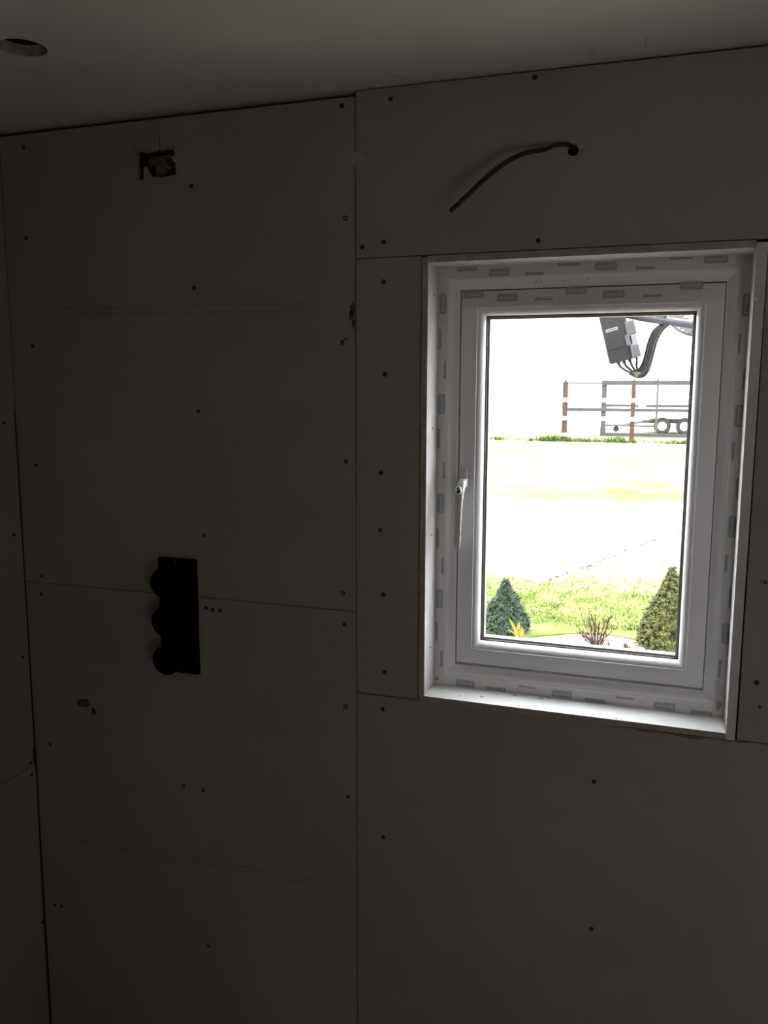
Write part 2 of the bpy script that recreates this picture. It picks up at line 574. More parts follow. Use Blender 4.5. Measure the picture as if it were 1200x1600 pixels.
def screw(par, loc, rot=0.0, me=None, sc=1.0):
    o = bpy.data.objects.new('screw', me or SCREW_ME)
    COL.objects.link(o)
    o.parent = par
    o.location = loc
    o.rotation_euler = (0, 0, rot)
    o.scale = (sc, 1, sc)
    return o


for x, z in [(-1.574, 2.286), (-1.582, 2.068), (-1.581, 1.801), (-1.590, 1.495), (-1.593, 1.198), (-1.102, 2.160), (-1.103, 1.930), (-1.101, 1.640),
             (-1.095, 1.337), (-0.726, 2.300), (-0.727, 1.798), (-0.719, 1.531)]:
    screw(b_ul, (x, 0, z))
for x, z in [(-0.718, 2.066), (-0.728, 1.223)]:
    screw(b_ul, (x, 0, z), me=RING_ME)
for x, z in [(-1.597, 1.149), (-1.095, 1.154), (-1.077, 1.151), (-1.055, 1.151), (-1.176, 0.672), (-1.118, 0.669), (-1.118, 0.231), (-1.597, 0.725),
             (-1.613, 0.243), (-1.589, 0.244), (-0.725, 1.147), (-0.717, 0.718)]:
    screw(b_ll, (x, 0, z), sc=0.95)
screw(b_ll, (-0.723, 0, 0.945), me=RING_ME)
for x, z in [(-0.615, 2.303), (-0.679, 2.003), (-0.629, 2.011), (-0.311, 2.313), (-0.295, 1.997)]:
    screw(b_ur, (x, 0, z))
for x, z in [(-0.629, 1.927), (-0.626, 1.727), (-0.635, 1.508), (-0.636, 1.377), (-0.628, 1.227), (-0.625, 1.042)]:
    screw(b_st, (x, 0, z))
for x, z in [(-0.629, 0.951), (-0.627, 0.630), (-0.141, 0.849), (-0.134, 0.501)]:
    screw(b_lr, (x, 0, z))
for x, z, k in [(0.174, 1.318, 0.6), (0.170, 1.110, 1.0), (0.179, 1.060, 0.6)]:
    screw(b_rt, (x, 0, z), sc=k)
for y, z, p in [(-0.043, 1.606, l_m), (-0.032, 1.312, l_m), (-0.026, 0.976, l_m), (-0.0195, 0.672, l_m), (-0.0195, 0.637, l_l), (-0.0135, 0.190, l_l)]:
    screw(p, (LX, y, z), rot=PI / 2, sc=0.95)

# marks on the boards: printed lines, filler, chips, drips
L1 = 'HIGH STRENGTH WEATHER RECORD  CONSTRUCTION BOARD  STANDARD X BOARDING X 12.5MM'
L2 = 'TWIN BOARD  STANDARD GYPSUM HEAVY | HIGH STRENGTH | WEATHER RECORD'


def printed(par, x0, z0, x1, z1, gap, flip):
    bm = bmesh.new()
    ux = Vector((x1 - x0, 0, z1 - z0))
    w = ux.length
    ux.normalize()
    uz = Vector((-ux.z, 0, ux.x))
    c = Vector(((x0 + x1) / 2, -0.0004, (z0 + z1) / 2))
    for s, dz in ((L1, gap / 2), (L2, -gap / 2)):
        vs, fs = text_mesh(s, 0.0115, w)
        k = -1 if flip else 1
        add_flat(bm, vs, fs, c + uz * dz, ux * k, uz * k)
    obj('printed_lettering', bm, PRINT, par)


printed(b_ul, -1.524, 1.884, -0.816, 1.878, 0.0150, False)
printed(b_ll, -1.519, 0.4625, -0.809, 0.477, 0.0125, True)

bm = bmesh.new()
blob(bm, ragged(-0.692, 2.188, 0.010, 0.017, 16, 0.35, 3), -0.0016, 0.0005)
blob(bm, ragged(-0.683, 2.186, 0.008, 0.008, 12, 0.35, 4), -0.0010, 0.0005)
obj('filler_patch', bm, PATCH, b_ul)
bm = bmesh.new()
for cx, cz, rx, rz, s in ((-0.7015, 1.872, 0.005, 0.014, 1), (-0.7045, 1.857, 0.0055, 0.012, 2), (-0.700, 1.838, 0.0035, 0.010, 5), (-0.718, 1.806, 0.006, 0.003, 8)):
    blob(bm, ragged(cx, cz, rx, rz, 12, 0.4, s), -0.0006, 0.0004)
obj('chipped_edge', bm, CHIP, b_ul)
bm = bmesh.new()
tube(bm, [(-0.7275, -0.0004, 2.288), (-0.7285, -0.0004, 2.23), (-0.7275, -0.0004, 2.178)], 0.0006, 5)
blob(bm, ragged(-0.7275, 2.175, 0.002, 0.003, 8, 0.2, 9), -0.0012, 0.0003)
blob(bm, ragged(-0.717, 1.994, 0.003, 0.003, 8, 0.4, 10), -0.0008, 0.0003)
for x, z in ((-1.330, 1.838), (-1.005, 1.80), (-0.99, 1.78), (-0.85, 1.245), (-1.565, 2.14)):
    blob(bm, ragged(x, z, 0.0014, 0.003, 7, 0.4, int(-x * 100)), -0.0007, 0.0003)
obj('plaster_drip', bm, PATCH, b_ul)
bm = bmesh.new()
for x, z in ((-0.475, 0.594), (-0.476, 0.583), (-0.463, 0.525), (0.0, 0.815), (-0.42, 0.30), (-0.68, 0.37), (-0.69, 0.29)):
    blob(bm, ragged(x, z, 0.0012, 0.0028, 7, 0.4, int(abs(x * 100))), -0.0007, 0.0003)
obj('plaster_speck', bm, PATCH, b_lr)
# torn brown paper along the joint under the sill
bm = bmesh.new()
for x0, x1, h, s in ((-0.10, 0.02, 0.006, 1), (0.0, 0.10, 0.010, 2), (0.10, 0.165, 0.006, 3)):
    r = random.Random(s)
    n = 12
    top = [(x0 + (x1 - x0) * k / n, 0.9827) for k in range(n + 1)]
    bot = [(x0 + (x1 - x0) * k / n, 0.9827 - h * math.sin(PI * (k + 0.3) / (n + 0.6)) * r.uniform(0.5, 1)) for k in range(n, -1, -1)]
    blob(bm, top + bot, -0.0006, 0.0003)
obj('torn_paper', bm, TORN, b_lr)
bm = bmesh.new()
blob(bm, [(0.170 + 0.006 * a, 1.318 + 0.005 * b) for a, b in ((-1, -0.8), (1, -0.9), (1.1, 0.9), (-0.9, 1))], -0.0003, 0.0003)
obj('rust_mark', bm, RUST, b_rt)

# torn paper flaps and knife overcuts of the square cutout
bm = bmesh.new()
blob(bm, [(-1.232, 2.212), (-1.226, 2.214), (-1.220, 2.204), (-1.214, 2.196), (-1.207, 2.186), (-1.233, 2.186)], 0.004, 0.009)
blob(bm, [(-1.157, 2.228), (-1.152, 2.231), (-1.143, 2.230), (-1.1425, 2.214), (-1.149, 2.219)], 0.001, 0.006)
obj('torn_flap', bm, BOARD, b_ul)
bm = bmesh.new()
for x0, z0, x1, z1, w in ((-1.251, 2.262, -1.247, 2.240, 0.0014), (-1.184, 2.285, -1.1835, 2.249, 0.0012), (-1.258, 2.184, -1.235, 2.1845, 0.001), (-1.17, 2.2505, -1.145, 2.2525, 0.001)):
    tube(bm, [(x0, 0, z0), (x1, 0, z1)], [w * 0.4, w], 5)
obj('knife_overcut', bm, CHIP, b_ul)
# pipework seen inside it, and the brass tail lower down: things of their own
pe = empty('pipe_elbow', (-1.19, 0.06, 2.21), 'brown pipe elbow with pale rim in the square cutout high on the left board', 'pipe fitting')
bm = bmesh.new()
tube(bm, catmull([(-1.235, 0.045, 2.236), (-1.210, 0.038, 2.232), (-1.190, 0.030, 2.228)], 5), [0.015] * 11, 16)
tube(bm, catmull([(-1.205, 0.04, 2.232), (-1.204, 0.04, 2.200), (-1.203, 0.04, 2.150)], 5), 0.0185, 16)
obj('elbow_body', bm, PIPEB, pe, True)
bm = bmesh.new()
lathe(bm, [(0.0135, 0.0), (0.0145, 0.002), (0.0145, 0.010), (0.0125, 0.0105), (0.0120, 0.002)], (-1.184, 0.032, 2.226), (0.75, -0.55, 0.0), 26, close=False)
obj('pipe_collar', bm, PIPEW, pe, True)
bm = bmesh.new()
blob(bm, ragged(-1.205, 2.216, 0.030, 0.030, 18, 0.2, 21), 0.055, 0.0749)
obj('insulation', bm, INSUL, b_ul)

bf = empty('brass_pipe_tail', (-1.472, 0.0, 0.861), 'small dull brass pipe tail poking out of the lower left board', 'pipe fitting')
bm = bmesh.new()
tube(bm, [(-1.462, 0.02, 0.857), (-1.464, -0.004, 0.858), (-1.468, -0.014, 0.861)], [0.006, 0.0065, 0.0065], 12)
lathe(bm, [(0.0085, 0), (0.0085, 0.018)], (-1.4585, -0.009, 0.8635), (-1, -0.18, -0.05), 6)
obj('hexagon_nut', bm, BRASS, bf)
bm = bmesh.new()
lathe(bm, [(0.0055, 0), (0.0055, 0.007), (0.0040, 0.0071), (0.0038, 0.004)], (-1.4755, -0.0125, 0.8625), (-1, -0.3, -0.05), 14)
obj('open_end', bm, [SCREWM], bf)
bm = bmesh.new()
tube(bm, [(-1.451, 0.04, 0.838), (-1.451, 0.06, 0.838)], 0.012, 10)
obj('pipe_recess', bm, SCREWM, b_ll)

# ------------------------------------------------------------------ window
win = empty('window_1', (-0.2, 0.1, 1.0), kind='structure')
FX0, FX1, FZ0, FZ1 = -0.5448, 0.1383, 0.9842, 1.9778        # full outer frame
VX0, VX1, VZ0, VZ1 = -0.5265, 0.1180, 1.0005, 1.9620        # opening between the reveal boards
YF = 0.080                                                    # room-side face of the frame
bm = bmesh.new()
i0 = 0.0415                                                   # where the flat face ends
pr = [(0.0, 0.150), (0.0, YF), (i0 - 0.0016, YF), (i0 - 0.0010, YF - 0.0014), (i0 + 0.0006, YF - 0.0014), (i0 + 0.0018, YF + 0.0002)]
for k in range(9):                                            # sculptured ogee down to the sash
    t = (k + 1) / 9
    pr.append((i0 + 0.0016 + 0.0215 * t, YF + 0.0004 + 0.013 * (0.5 - 0.5 * math.cos(PI * min(1, t * 1.05))) * (0.35 + 0.65 * t)))
pr += [(i0 + 0.0234, YF + 0.016), (i0 + 0.0234, YF + 0.032), (i0 + 0.0300, YF + 0.034), (i0 + 0.0300, 0.150)]
ring(bm, FX0, FX1, FZ0, FZ1, pr)
bmesh.ops.recalc_face_normals(bm, faces=bm.faces[:])
frame = obj('window_frame', bm, UPVC, win)

# sash
SX0, SX1, SZ0, SZ1 = -0.4795, 0.0745, 1.0520, 1.9125
YS = YF + 0.0125
bm = bmesh.new()
ib = 0.0385
pr = [(0.0024, YF + 0.033), (0.0024, YS + 0.002), (0.0034, YS), (ib - 0.0016, YS), (ib - 0.0010, YS - 0.0013), (ib + 0.0004, YS - 0.0013), (ib + 0.0014, YS + 0.0004)]
for k in range(10):
    t = (k + 1) / 10
    pr.append((ib + 0.0014 + 0.0150 * math.sin(t * PI / 2), YS + 0.0006 + 0.019 * (1 - math.cos(t * PI / 2))))
pr += [(ib + 0.0168, YS + 0.024)]
ring(bm, SX0, SX1, SZ0, SZ1, pr)
bmesh.ops.recalc_face_normals(bm, faces=bm.faces[:])
sash = obj('sash', bm, UPVC, win)
GX0, GX1, GZ0, GZ1 = SX0 + ib + 0.0167, SX1 - ib - 0.0167, SZ0 + ib + 0.0167, SZ1 - ib - 0.0167
bm = bmesh.new()
ring(bm, GX0, GX1, GZ0, GZ1, [(-0.001, YS + 0.022), (0.0022, YS + 0.0225), (0.0026, YS + 0.026)])
bmesh.ops.recalc_face_normals(bm, faces=bm.faces[:])
obj('gasket', bm, GASKET, sash)
bm = bmesh.new()
ring(bm, GX0, GX1, GZ0, GZ1, [(-0.002, YS + 0.031), (0.0066, YS + 0.031), (0.0066, YS + 0.046), (-0.002, YS + 0.046)])
bmesh.ops.recalc_face_normals(bm, faces=bm.faces[:])
obj('spacer_bar', bm, SPACER, sash)
bm = bmesh.new()
ring(bm, GX0, GX1, GZ0, GZ1, [(-0.048, 0.150), (0.000, 0.150), (0.0050, 0.147), (0.0050, YS + 0.051)])
bmesh.ops.recalc_face_normals(bm, faces=bm.faces[:])
obj('outer_glazing_lip', bm, UPVC, sash)
for y in (YS + 0.0262, YS + 0.0465):
    bm = bmesh.new()
    box(bm, GX0 - 0.003, GX1 + 0.003, y, y + 0.004, GZ0 - 0.003, GZ1 + 0.003)
    tag(obj('glass_pane', bm, GLASS, win))


# protective film printed with the maker's tags
def rrect(w, h, r, n=5):
    out = []
    for cx, cy, a0 in ((w / 2 - r, h / 2 - r, 0), (-w / 2 + r, h / 2 - r, PI / 2), (-w / 2 + r, -h / 2 + r, PI), (w / 2 - r, -h / 2 + r, 1.5 * PI)):
        for k in range(n):
            a = a0 + PI / 2 * k / (n - 1)
            out.append((cx + r * math.cos(a), cy + r * math.sin(a)))
    return out


WORD = text_mesh('eurocell', 0.0125, 0.0355, 0.0002)


def add_tag(bm, o, ux, uy, kind):
    w, h = (0.0455, 0.0168) if kind != 'dash' else (0.040, 0.0052)
    loop = rrect(w, h, 0.0032 if kind != 'dash' else 0.0024)
    add_flat(bm, [Vector((a, b, 0)) for a, b in loop], [tuple(range(len(loop)))], o, ux, uy, 0)
    if kind != 'dash':
        o2 = Vector(o) - Vector((0, 0.0002, 0))
        add_flat(bm, WORD[0], WORD[1], o2, ux, uy, 1)
        a = rrect(w - 0.0012, h - 0.0012, 0.0028)
        b = rrect(w - 0.0022, h - 0.0022, 0.0024)
        n = len(a)
        add_flat(bm, [Vector((*p, 0)) for p in a + b], [(k, (k + 1) % n, n + (k + 1) % n, n + k) for k in range(n)], o2, ux, uy, 1)
    else:
        o2 = Vector(o) + Vector(uy) * 0.0026 + Vector(ux) * (-0.018)
        add_flat(bm, [Vector((0, 0, 0)), Vector((0.007, 0, 0)), Vector((0.002, 0.0028, 0))], [(0, 1, 2)], o2, ux, uy, 0)


def film(name, strip, tags, ux, uy, y, par):
    bm = bmesh.new()
    x0, x1, z0, z1 = strip
    box(bm, x0, x1, y - 0.0003, y + 0.0001, z0, z1)
    f = obj(name, bm, FILM, par)
    bm = bmesh.new()
    for x, z, k in tags:
        add_tag(bm, Vector((x, y - 0.0006, z)), ux, uy, k)
    obj('printed_tags', bm, [TAG, TAGLINE], f)


e = 0.0402
film('protective_film', (FX0 + 0.002, FX1 - 0.002, FZ1 - e, FZ1 - 0.002),
     [(-0.463, 1.961, 't'), (-0.391, 1.9475, 't'), (-0.314, 1.9415, 'dash'), (-0.241, 1.963, 't'), (-0.165, 1.9510, 't'), (-0.086, 1.9440, 'dash'), (-0.016, 1.966, 't'), (0.050, 1.9555, 't')],
     Vector((1, 0, 0)), Vector((0, 0, 1)), YF, win)
film('protective_film', (FX0 + 0.002, FX1 - 0.002, FZ0 + 0.002, FZ0 + e),
     [(-0.451, 1.0085, 't'), (-0.377, 1.000, 't'), (-0.306, 1.0165, 'dash'), (-0.226, 1.0100, 't'), (-0.152, 1.000, 't'), (-0.088, 1.0170, 'dash'), (-0.004, 1.0100, 't'), (0.072, 1.001, 't')],
     Vector((1, 0, 0)), Vector((0, 0, 1)), YF, win)
film('protective_film', (FX0 + 0.002, FX0 + e, FZ0 + e + 0.0005, FZ1 - e - 0.0005),
     [(-0.5165, 1.884, 't'), (-0.5275, 1.806, 't'), (-0.5095, 1.738, 'dash'), (-0.5165, 1.661, 't'), (-0.5275, 1.583, 't'), (-0.5095, 1.511, 'dash'), (-0.5165, 1.434, 't'),
      (-0.5275, 1.352, 't'), (-0.5095, 1.286, 'dash'), (-0.5165, 1.208, 't'), (-0.5275, 1.128, 't'), (-0.5095, 1.062, 'dash')],
     Vector((0, 0, 1)), Vector((-1, 0, 0)), YF, win)
film('protective_film', (FX1 - e, FX1 - 0.002, FZ0 + e + 0.0005, FZ1 - e - 0.0005),
     [(0.1125, 1.864, 't'), (0.1035, 1.788, 'dash'), (0.1215, 1.716, 't'), (0.1115, 1.643, 't'), (0.1035, 1.571, 'dash'), (0.1215, 1.494, 't'), (0.1115, 1.414, 't'),
      (0.1035, 1.336, 'dash'), (0.1215, 1.262, 't'), (0.1115, 1.185, 't'), (0.1035, 1.107, 'dash')],
     Vector((0, 0, -1)), Vector((1, 0, 0)), YF, win)
film('protective_film', (SX0 + 0.004, SX1 - 0.004, SZ1 - ib + 0.002, SZ1 - 0.0025),
     [(-0.450, 1.9035, 't'), (-0.374, 1.8945, 't'), (-0.294, 1.8885, 'dash'), (-0.226, 1.905, 't'), (-0.148, 1.8945, 't'), (-0.069, 1.8885, 'dash'), (0.006, 1.907, 't')],
     Vector((1, 0, 0)), Vector((0, 0, 1)), YS, win)

# smudges of dirt at the lower corners of the frame
bm = bmesh.new()
blob(bm, ragged(0.106, 1.024, 0.005, 0.010, 16, 0.5, 33), YF - 0.0008, YF)
blob(bm, ragged(-0.522, 1.012, 0.006, 0.005, 14, 0.35, 34), YF - 0.0008, YF)
for x, z, r in ((-0.31, 1.924, 0.003), (-0.3, 1.926, 0.002), (-0.20, 1.926, 0.002)):
    blob(bm, ragged(x, z - 0.0, r, r * 0.5, 10, 0.4, 35), YF - 0.0004, YF + 0.001)
obj('dirt_smudge', bm, DIRT, frame)

# handle on the left stile
hd = empty('handle', (-0.462, YS, 1.486))
hd.parent = win
hd.matrix_parent_inverse = Matrix.Translation(-world_loc(win))
bm = bmesh.new()
lp = rrect(0.0205, 0.070, 0.0100, 8)
prev = None
for k, (s, y) in enumerate(((1.0, YS), (1.0, YS - 0.0075), (0.95, YS - 0.0092), (0.85, YS - 0.0100))):
    cur = [bm.verts.new((-0.4655 + a * s, y, 1.4865 + b * (1 - (1 - s) * 0.35))) for a, b in lp]
    if prev:
        for i in range(len(cur)):
            bm.faces.new((prev[i], prev[(i + 1) % len(cur)], cur[(i + 1) % len(cur)], cur[i]))
    prev = cur
bm.faces.new(prev)
bmesh.ops.recalc_face_normals(bm, faces=bm.faces[:])
obj('base_plate', bm, HANDLEW, hd)
bm = bmesh.new()
# lever: section swept along a cranked path, (x, y, z, half width, half depth)
path = [(-0.4625, YS - 0.008, 1.484, 0.0095, 0.0105), (-0.4630, YS - 0.018, 1.4835, 0.0095, 0.011), (-0.4640, YS - 0.030, 1.478, 0.0098, 0.0115),
        (-0.4650, YS - 0.0385, 1.466, 0.0098, 0.0100), (-0.4660, YS - 0.0415, 1.450, 0.0092, 0.0070), (-0.4665, YS - 0.0420, 1.430, 0.0082, 0.0055),
        (-0.4670, YS - 0.0420, 1.405, 0.0076, 0.0048), (-0.4675, YS - 0.0425, 1.375, 0.0075, 0.0044), (-0.4680, YS - 0.0435, 1.350, 0.0075, 0.0042), (-0.4683, YS - 0.0440, 1.338, 0.0070, 0.0038)]
P = [Vector(p[:3]) for p in path]
prev = None
sec = [(math.copysign(abs(math.cos(a)) ** 0.55, math.cos(a)), math.copysign(abs(math.sin(a)) ** 0.55, math.sin(a))) for a in [2 * PI * (k + 0.5) / 20 for k in range(20)]]
for i, p in enumerate(path):
    d = (P[min(i + 1, len(P) - 1)] - P[max(i - 1, 0)]).normalized()
    sx = Vector((1, 0, 0))
    sx = (sx - d * sx.dot(d)).normalized()
    sy = d.cross(sx)
    cur = [bm.verts.new(P[i] + sx * (p[3] * a) + sy * (p[4] * b)) for a, b in sec]
    if prev:
        for k in range(20):
            bm.faces.new((prev[k], prev[(k + 1) % 20], cur[(k + 1) % 20], cur[k]))
    else:
        bm.faces.new(cur[::-1])
    prev = cur
bm.faces.new(prev)
bmesh.ops.recalc_face_normals(bm, faces=bm.faces[:])
lv = obj('lever', bm, HANDLEW, hd, True)
bm = bmesh.new()
lathe(bm, [(0.0070, -0.004), (0.0076, 0.003), (0.0070, 0.0042), (0.0050, 0.0044), (0.0046, 0.0030), (0.002, 0.0030)], (-0.4655, YS - 0.0475, 1.468), (-0.10, -0.9, 0.15), 20)
bmesh.ops.scale(bm, vec=(1.0, 1, 1.45), verts=bm.verts[:], space=Matrix.Translation((0.4655, 0, -1.468)))
obj('lock_button', bm, CHROME, hd, True)
bm = bmesh.new()
lathe(bm, [(0.0032, 0.0), (0.0032, 0.0016), (0.001, 0.0018)], (-0.4640, YS - 0.0505, 1.4685), (-0.10, -0.9, 0.15), 14)
obj('keyway', bm, DARKHOLE, hd)

# reveal boards and sill board lining the opening
bm = bmesh.new()
box(bm, -0.5405, VX0, -0.0065, YF - 0.0005, 0.9990, 1.9735, 0.0008)
r_l = obj('reveal_board', bm, [REVEAL, BROWNEDGE], win)
bm = bmesh.new()
box(bm, VX0 - 0.003, VX1 - 0.0004, -0.0070, YF - 0.0005, VZ1, 1.9765, 0.0008)
r_t = obj('reveal_board', bm, [REVEAL, BROWNEDGE], win)
bm = bmesh.new()
vs = box(bm, VX1, 0.1384, -0.0095, YF - 0.0005, 0.9855, 1.9715, 0.0)
for v in vs:
    if v.co.x > 0.13 and v.co.z < 1.5:
        v.co.x -= 0.0025
bmesh.ops.bevel(bm, geom=bm.edges[:], offset=0.0009, segments=2, affect='EDGES', profile=0.5)
r_r = obj('reveal_board', bm, [REVEAL, BROWNEDGE], win)
bm = bmesh.new()
box(bm, -0.5385, VX1 - 0.0008, -0.0085, YF - 0.0005, 0.9858, VZ0 - 0.0015, 0.0009)
sill = obj('window_sill', bm, [SILLW, BROWNEDGE], win)
for o in (r_l, r_t, sill):
    for p in o.data.polygons:
        if p.normal.y < -0.9:
            p.material_index = 1
# ragged plaster crumbs on sill and arrises
bm = bmesh.new()
rr = random.Random(5)
for x, y, s in ((-0.40, 0.03, 0.004), (-0.33, 0.062, 0.004), (-0.27, 0.066, 0.005), (-0.255, 0.07, 0.003), (-0.10, 0.0, 0.003), (-0.09, -0.002, 0.0025), (-0.37, 0.055, 0.002), (0.03, 0.05, 0.0018), (-0.45, 0.02, 0.0022)):
    m4 = Matrix.Translation((x, y, VZ0 - 0.0015 + s * 0.35)) @ Matrix.Diagonal((1.3, 1, 0.5, 1))
    bmesh.ops.create_icosphere(bm, subdivisions=1, radius=s, matrix=m4)
obj('plaster_crumb', bm, REVEAL, sill)
for z in (1.900, 1.608, 1.365, 1.100):
    screw(r_l, (VX0, 0.040, z), rot=PI / 2, sc=0.45)

# ------------------------------------------------------------------ wall fittings
sv = empty('shower_valve', (-1.168, 0, 1.1285), 'black shower valve back plate with three round caps on the left board', 'shower valve')
bm = bmesh.new()
box(bm, -1.2225, -1.1150, -0.012, 0.0, 0.9815, 1.2765, 0.003)
obj('back_plate', bm, BLACK, sv)
for z in (1.2255, 1.1285, 1.0310):
    bm = bmesh.new()
    lathe(bm, [(0.037, 0.010), (0.037, 0.066), (0.0355, 0.070), (0.028, 0.0715), (0.026, 0.066), (0.010, 0.066), (0.009, 0.070), (0.002, 0.070)], (-1.172, 0, z), (0, -1, 0), 40)
    obj('round_cap', bm, BLACK2, sv)
for x, z in ((-1.172, 1.266), (-1.166, 0.992)):
    o = bpy.data.objects.new('fixing_screw', SCREW_ME.copy())
    COL.objects.link(o)
    o.data.materials[0] = BRASSSCREW
    o.parent = sv
    o.matrix_parent_inverse = Matrix.Translation(-Vector(sv.location))
    o.location = (x, -0.0122, z)
    o.scale = (0.7, 1, 0.7)

cb = empty('electric_cable', (-0.2305, 0, 2.1715), 'short grey electric cable curving out of a round hole above the window', 'cable')
pts = [(-0.2285, 0.045, 2.1700), (-0.2300, 0.012, 2.1725), (-0.2370, -0.007, 2.1760), (-0.262, -0.020, 2.1755), (-0.281, -0.032, 2.1655), (-0.319, -0.050, 2.1565),
       (-0.356, -0.070, 2.1350), (-0.3900, -0.088, 2.1045), (-0.4175, -0.104, 2.0745), (-0.4500, -0.118, 2.0420)]
cp = catmull(pts, 8)
bm = bmesh.new()
tube(bm, cp, [0.0038 + 0.0019 * min(1, i / (len(cp) * 0.6)) for i in range(len(cp))], 12, flat=0.85)
obj('sheath', bm, CABLE, cb, True)
d = (cp[-1] - cp[-2]).normalized()
u, v = frame_of(d)
for k in (-1, 0, 1):
    bm = bmesh.new()
    tube(bm, [cp[-1] + u * (0.0022 * k) - d * 0.001, cp[-1] + u * (0.0022 * k) + d * 0.0012], 0.0008, 8)
    obj('core', bm, COPPER, cb)
bm = bmesh.new()
blob(bm, ragged(-0.216, 2.1725, 0.006, 0.005, 12, 0.3, 41), -0.0010, 0.0003)
blob(bm, ragged(-0.231, 2.1835, 0.010, 0.004, 12, 0.3, 42), -0.0008, 0.0003)
obj('torn_paper', bm, PATCH, b_ur)

# ------------------------------------------------------------------ outside: ground
GZ = -0.03


def ground(name, pts, z, m, kind='structure', th=0.05):
    bm = slab(pts, [], z, z - th, XY)
    return tag(obj(name, bm, m), kind=kind)


ground('ground', [(-90, 36), (90, 36), (90, 320), (-90, 320)], GZ, DRIVE)
ground('field', [(-60, 10.9), (50, 12.3), (50, 36.02), (-60, 36.02)], GZ - 0.001, FIELD)
ground('field_verge', [(-60, 10.9), (50, 12.3), (50, 13.9), (-60, 12.4)], GZ + 0.002, VERGE)
ground('driveway', [(-60, 5.9), (-1.62, 5.92), (-1.08, 5.74), (0.07, 9.17), (0.6, 10.7), (14, 10.95), (14, 12.0), (-60, 10.95)], GZ - 0.003, DRIVE)
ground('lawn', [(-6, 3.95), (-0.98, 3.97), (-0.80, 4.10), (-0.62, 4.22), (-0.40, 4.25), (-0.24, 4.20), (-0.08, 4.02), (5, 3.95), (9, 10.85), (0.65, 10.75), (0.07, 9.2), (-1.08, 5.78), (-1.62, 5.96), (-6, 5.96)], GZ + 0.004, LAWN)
ground('flower_bed', [(-6, 0.215), (5, 0.215), (5, 4.36), (-6, 4.36)], GZ - 0.004, GRAVEL)

gr = random.Random(11)


def blades(bm, x, y, z, h, n, spread, w=0.006):
    for _ in range(n):
        a = gr.uniform(0, 2 * PI)
        l = h * gr.uniform(0.6, 1.2)
        dx, dy = math.cos(a), math.sin(a)
        ox, oy = x + gr.uniform(-spread, spread), y + gr.uniform(-spread, spread)
        p = [bm.verts.new((ox - dy * w / 2, oy + dx * w / 2, z)), bm.verts.new((ox + dy * w / 2, oy - dx * w / 2, z)),
             bm.verts.new((ox + dx * l * 0.5, oy + dy * l * 0.5, z + l))]
        bm.faces.new(p)


def edge_y(x):      # near edge of the driveway over the lawn
    return 5.74 + (x + 1.08) * (9.17 - 5.74) / 1.15 if x > -1.08 else 5.9


bm = bmesh.new()
cnt = 0
while cnt < 5200:
    x = gr.uniform(-3.0, 2.2)
    y = gr.uniform(4.34, 7.2)
    if y > edge_y(x) - 0.05 or gr.random() < ((y - 4.3) / 2.9) ** 0.8:
        continue
    blades(bm, x, y, GZ + 0.003, gr.uniform(0.012, 0.035), 4, 0.03, 0.007)
    cnt += 1
tag(obj('grass', bm, GRASS), 'short bright green lawn grass between the flower bed and the pale drive', 'grass', kind='stuff')

bm = bmesh.new()
for k in range(70):      # dark clods where the lawn edge was cut
    t = (k + gr.random()) / 70
    if gr.random() < 0.35:
        continue
    x, y = -1.08 + 1.15 * t + gr.uniform(-0.015, 0.015), 5.74 + 3.43 * t + gr.uniform(-0.05, 0.05)
    s = gr.uniform(0.006, 0.020) * (1.0 - 0.25 * t)
    bmesh.ops.create_icosphere(bm, subdivisions=1, radius=s, matrix=Matrix.Translation((x, y, GZ + 0.004)) @ Matrix.Diagonal((1.5, 1.5, 0.7, 1)))
tag(obj('soil_clods', bm, SOIL), 'dotted line of dark soil clods along the cut lawn edge', 'soil', kind='stuff')
bm = bmesh.new()
for k in range(420):
    x = gr.uniform(-2.6, 1.4)
    y = gr.uniform(3.3, 4.16)
    s = gr.uniform(0.008, 0.022)
    if math.hypot(x + 0.46, y - 3.9) < 0.18 or math.hypot(x + 0.955, y - 3.72) < 0.16 or math.hypot(x + 0.265, y - 3.88) < 0.06 or y > 4.0 and not -0.7 < x < -0.2:
        continue
    bmesh.ops.create_icosphere(bm, subdivisions=1, radius=s, matrix=Matrix.Translation((x, y, GZ)) @ Matrix.Diagonal((1.3, 1.1, 0.7, 1)))
tag(obj('gravel', bm, mat('white_pebbles', (0.60, 0.56, 0.54), 0.9, noise=0.3, scale=8)), 'pale pebbles spread over the flower bed below the window', 'gravel', kind='stuff')
bm = bmesh.new()
for k in range(1500):
    x = gr.uniform(-9, 6)
    dens = 0.5 + 0.5 * math.sin(x * 2.1) * math.cos(x * 0.9 + 1)
    if gr.random() > dens:
        continue
    blades(bm, x, 26.50 + gr.uniform(-0.4, 0.3), GZ, gr.uniform(0.06, 0.20) * (0.5 + dens), 5, 0.08, 0.03)
tag(obj('grass_fringe', bm, GRASSD), 'fringe of longer green grass along the foot of the field fence', 'grass', kind='stuff')
bm = bmesh.new()
blades(bm, -5.75, 28.0, GZ, 0.75, 26, 0.10, 0.03)
for h in (1.05, 0.95, 0.7):
    tube(bm, [(-5.7 + gr.uniform(-.1, .1), 28.0, GZ), (-5.65 + gr.uniform(-.1, .1), 28.0, GZ + h)], 0.012, 5)
tag(obj('dry_weed', bm, mat('straw_weed', (0.55, 0.52, 0.28), 0.9, noise=0.1)), 'faint pale dry weed standing in the field left of the fence', 'weed')


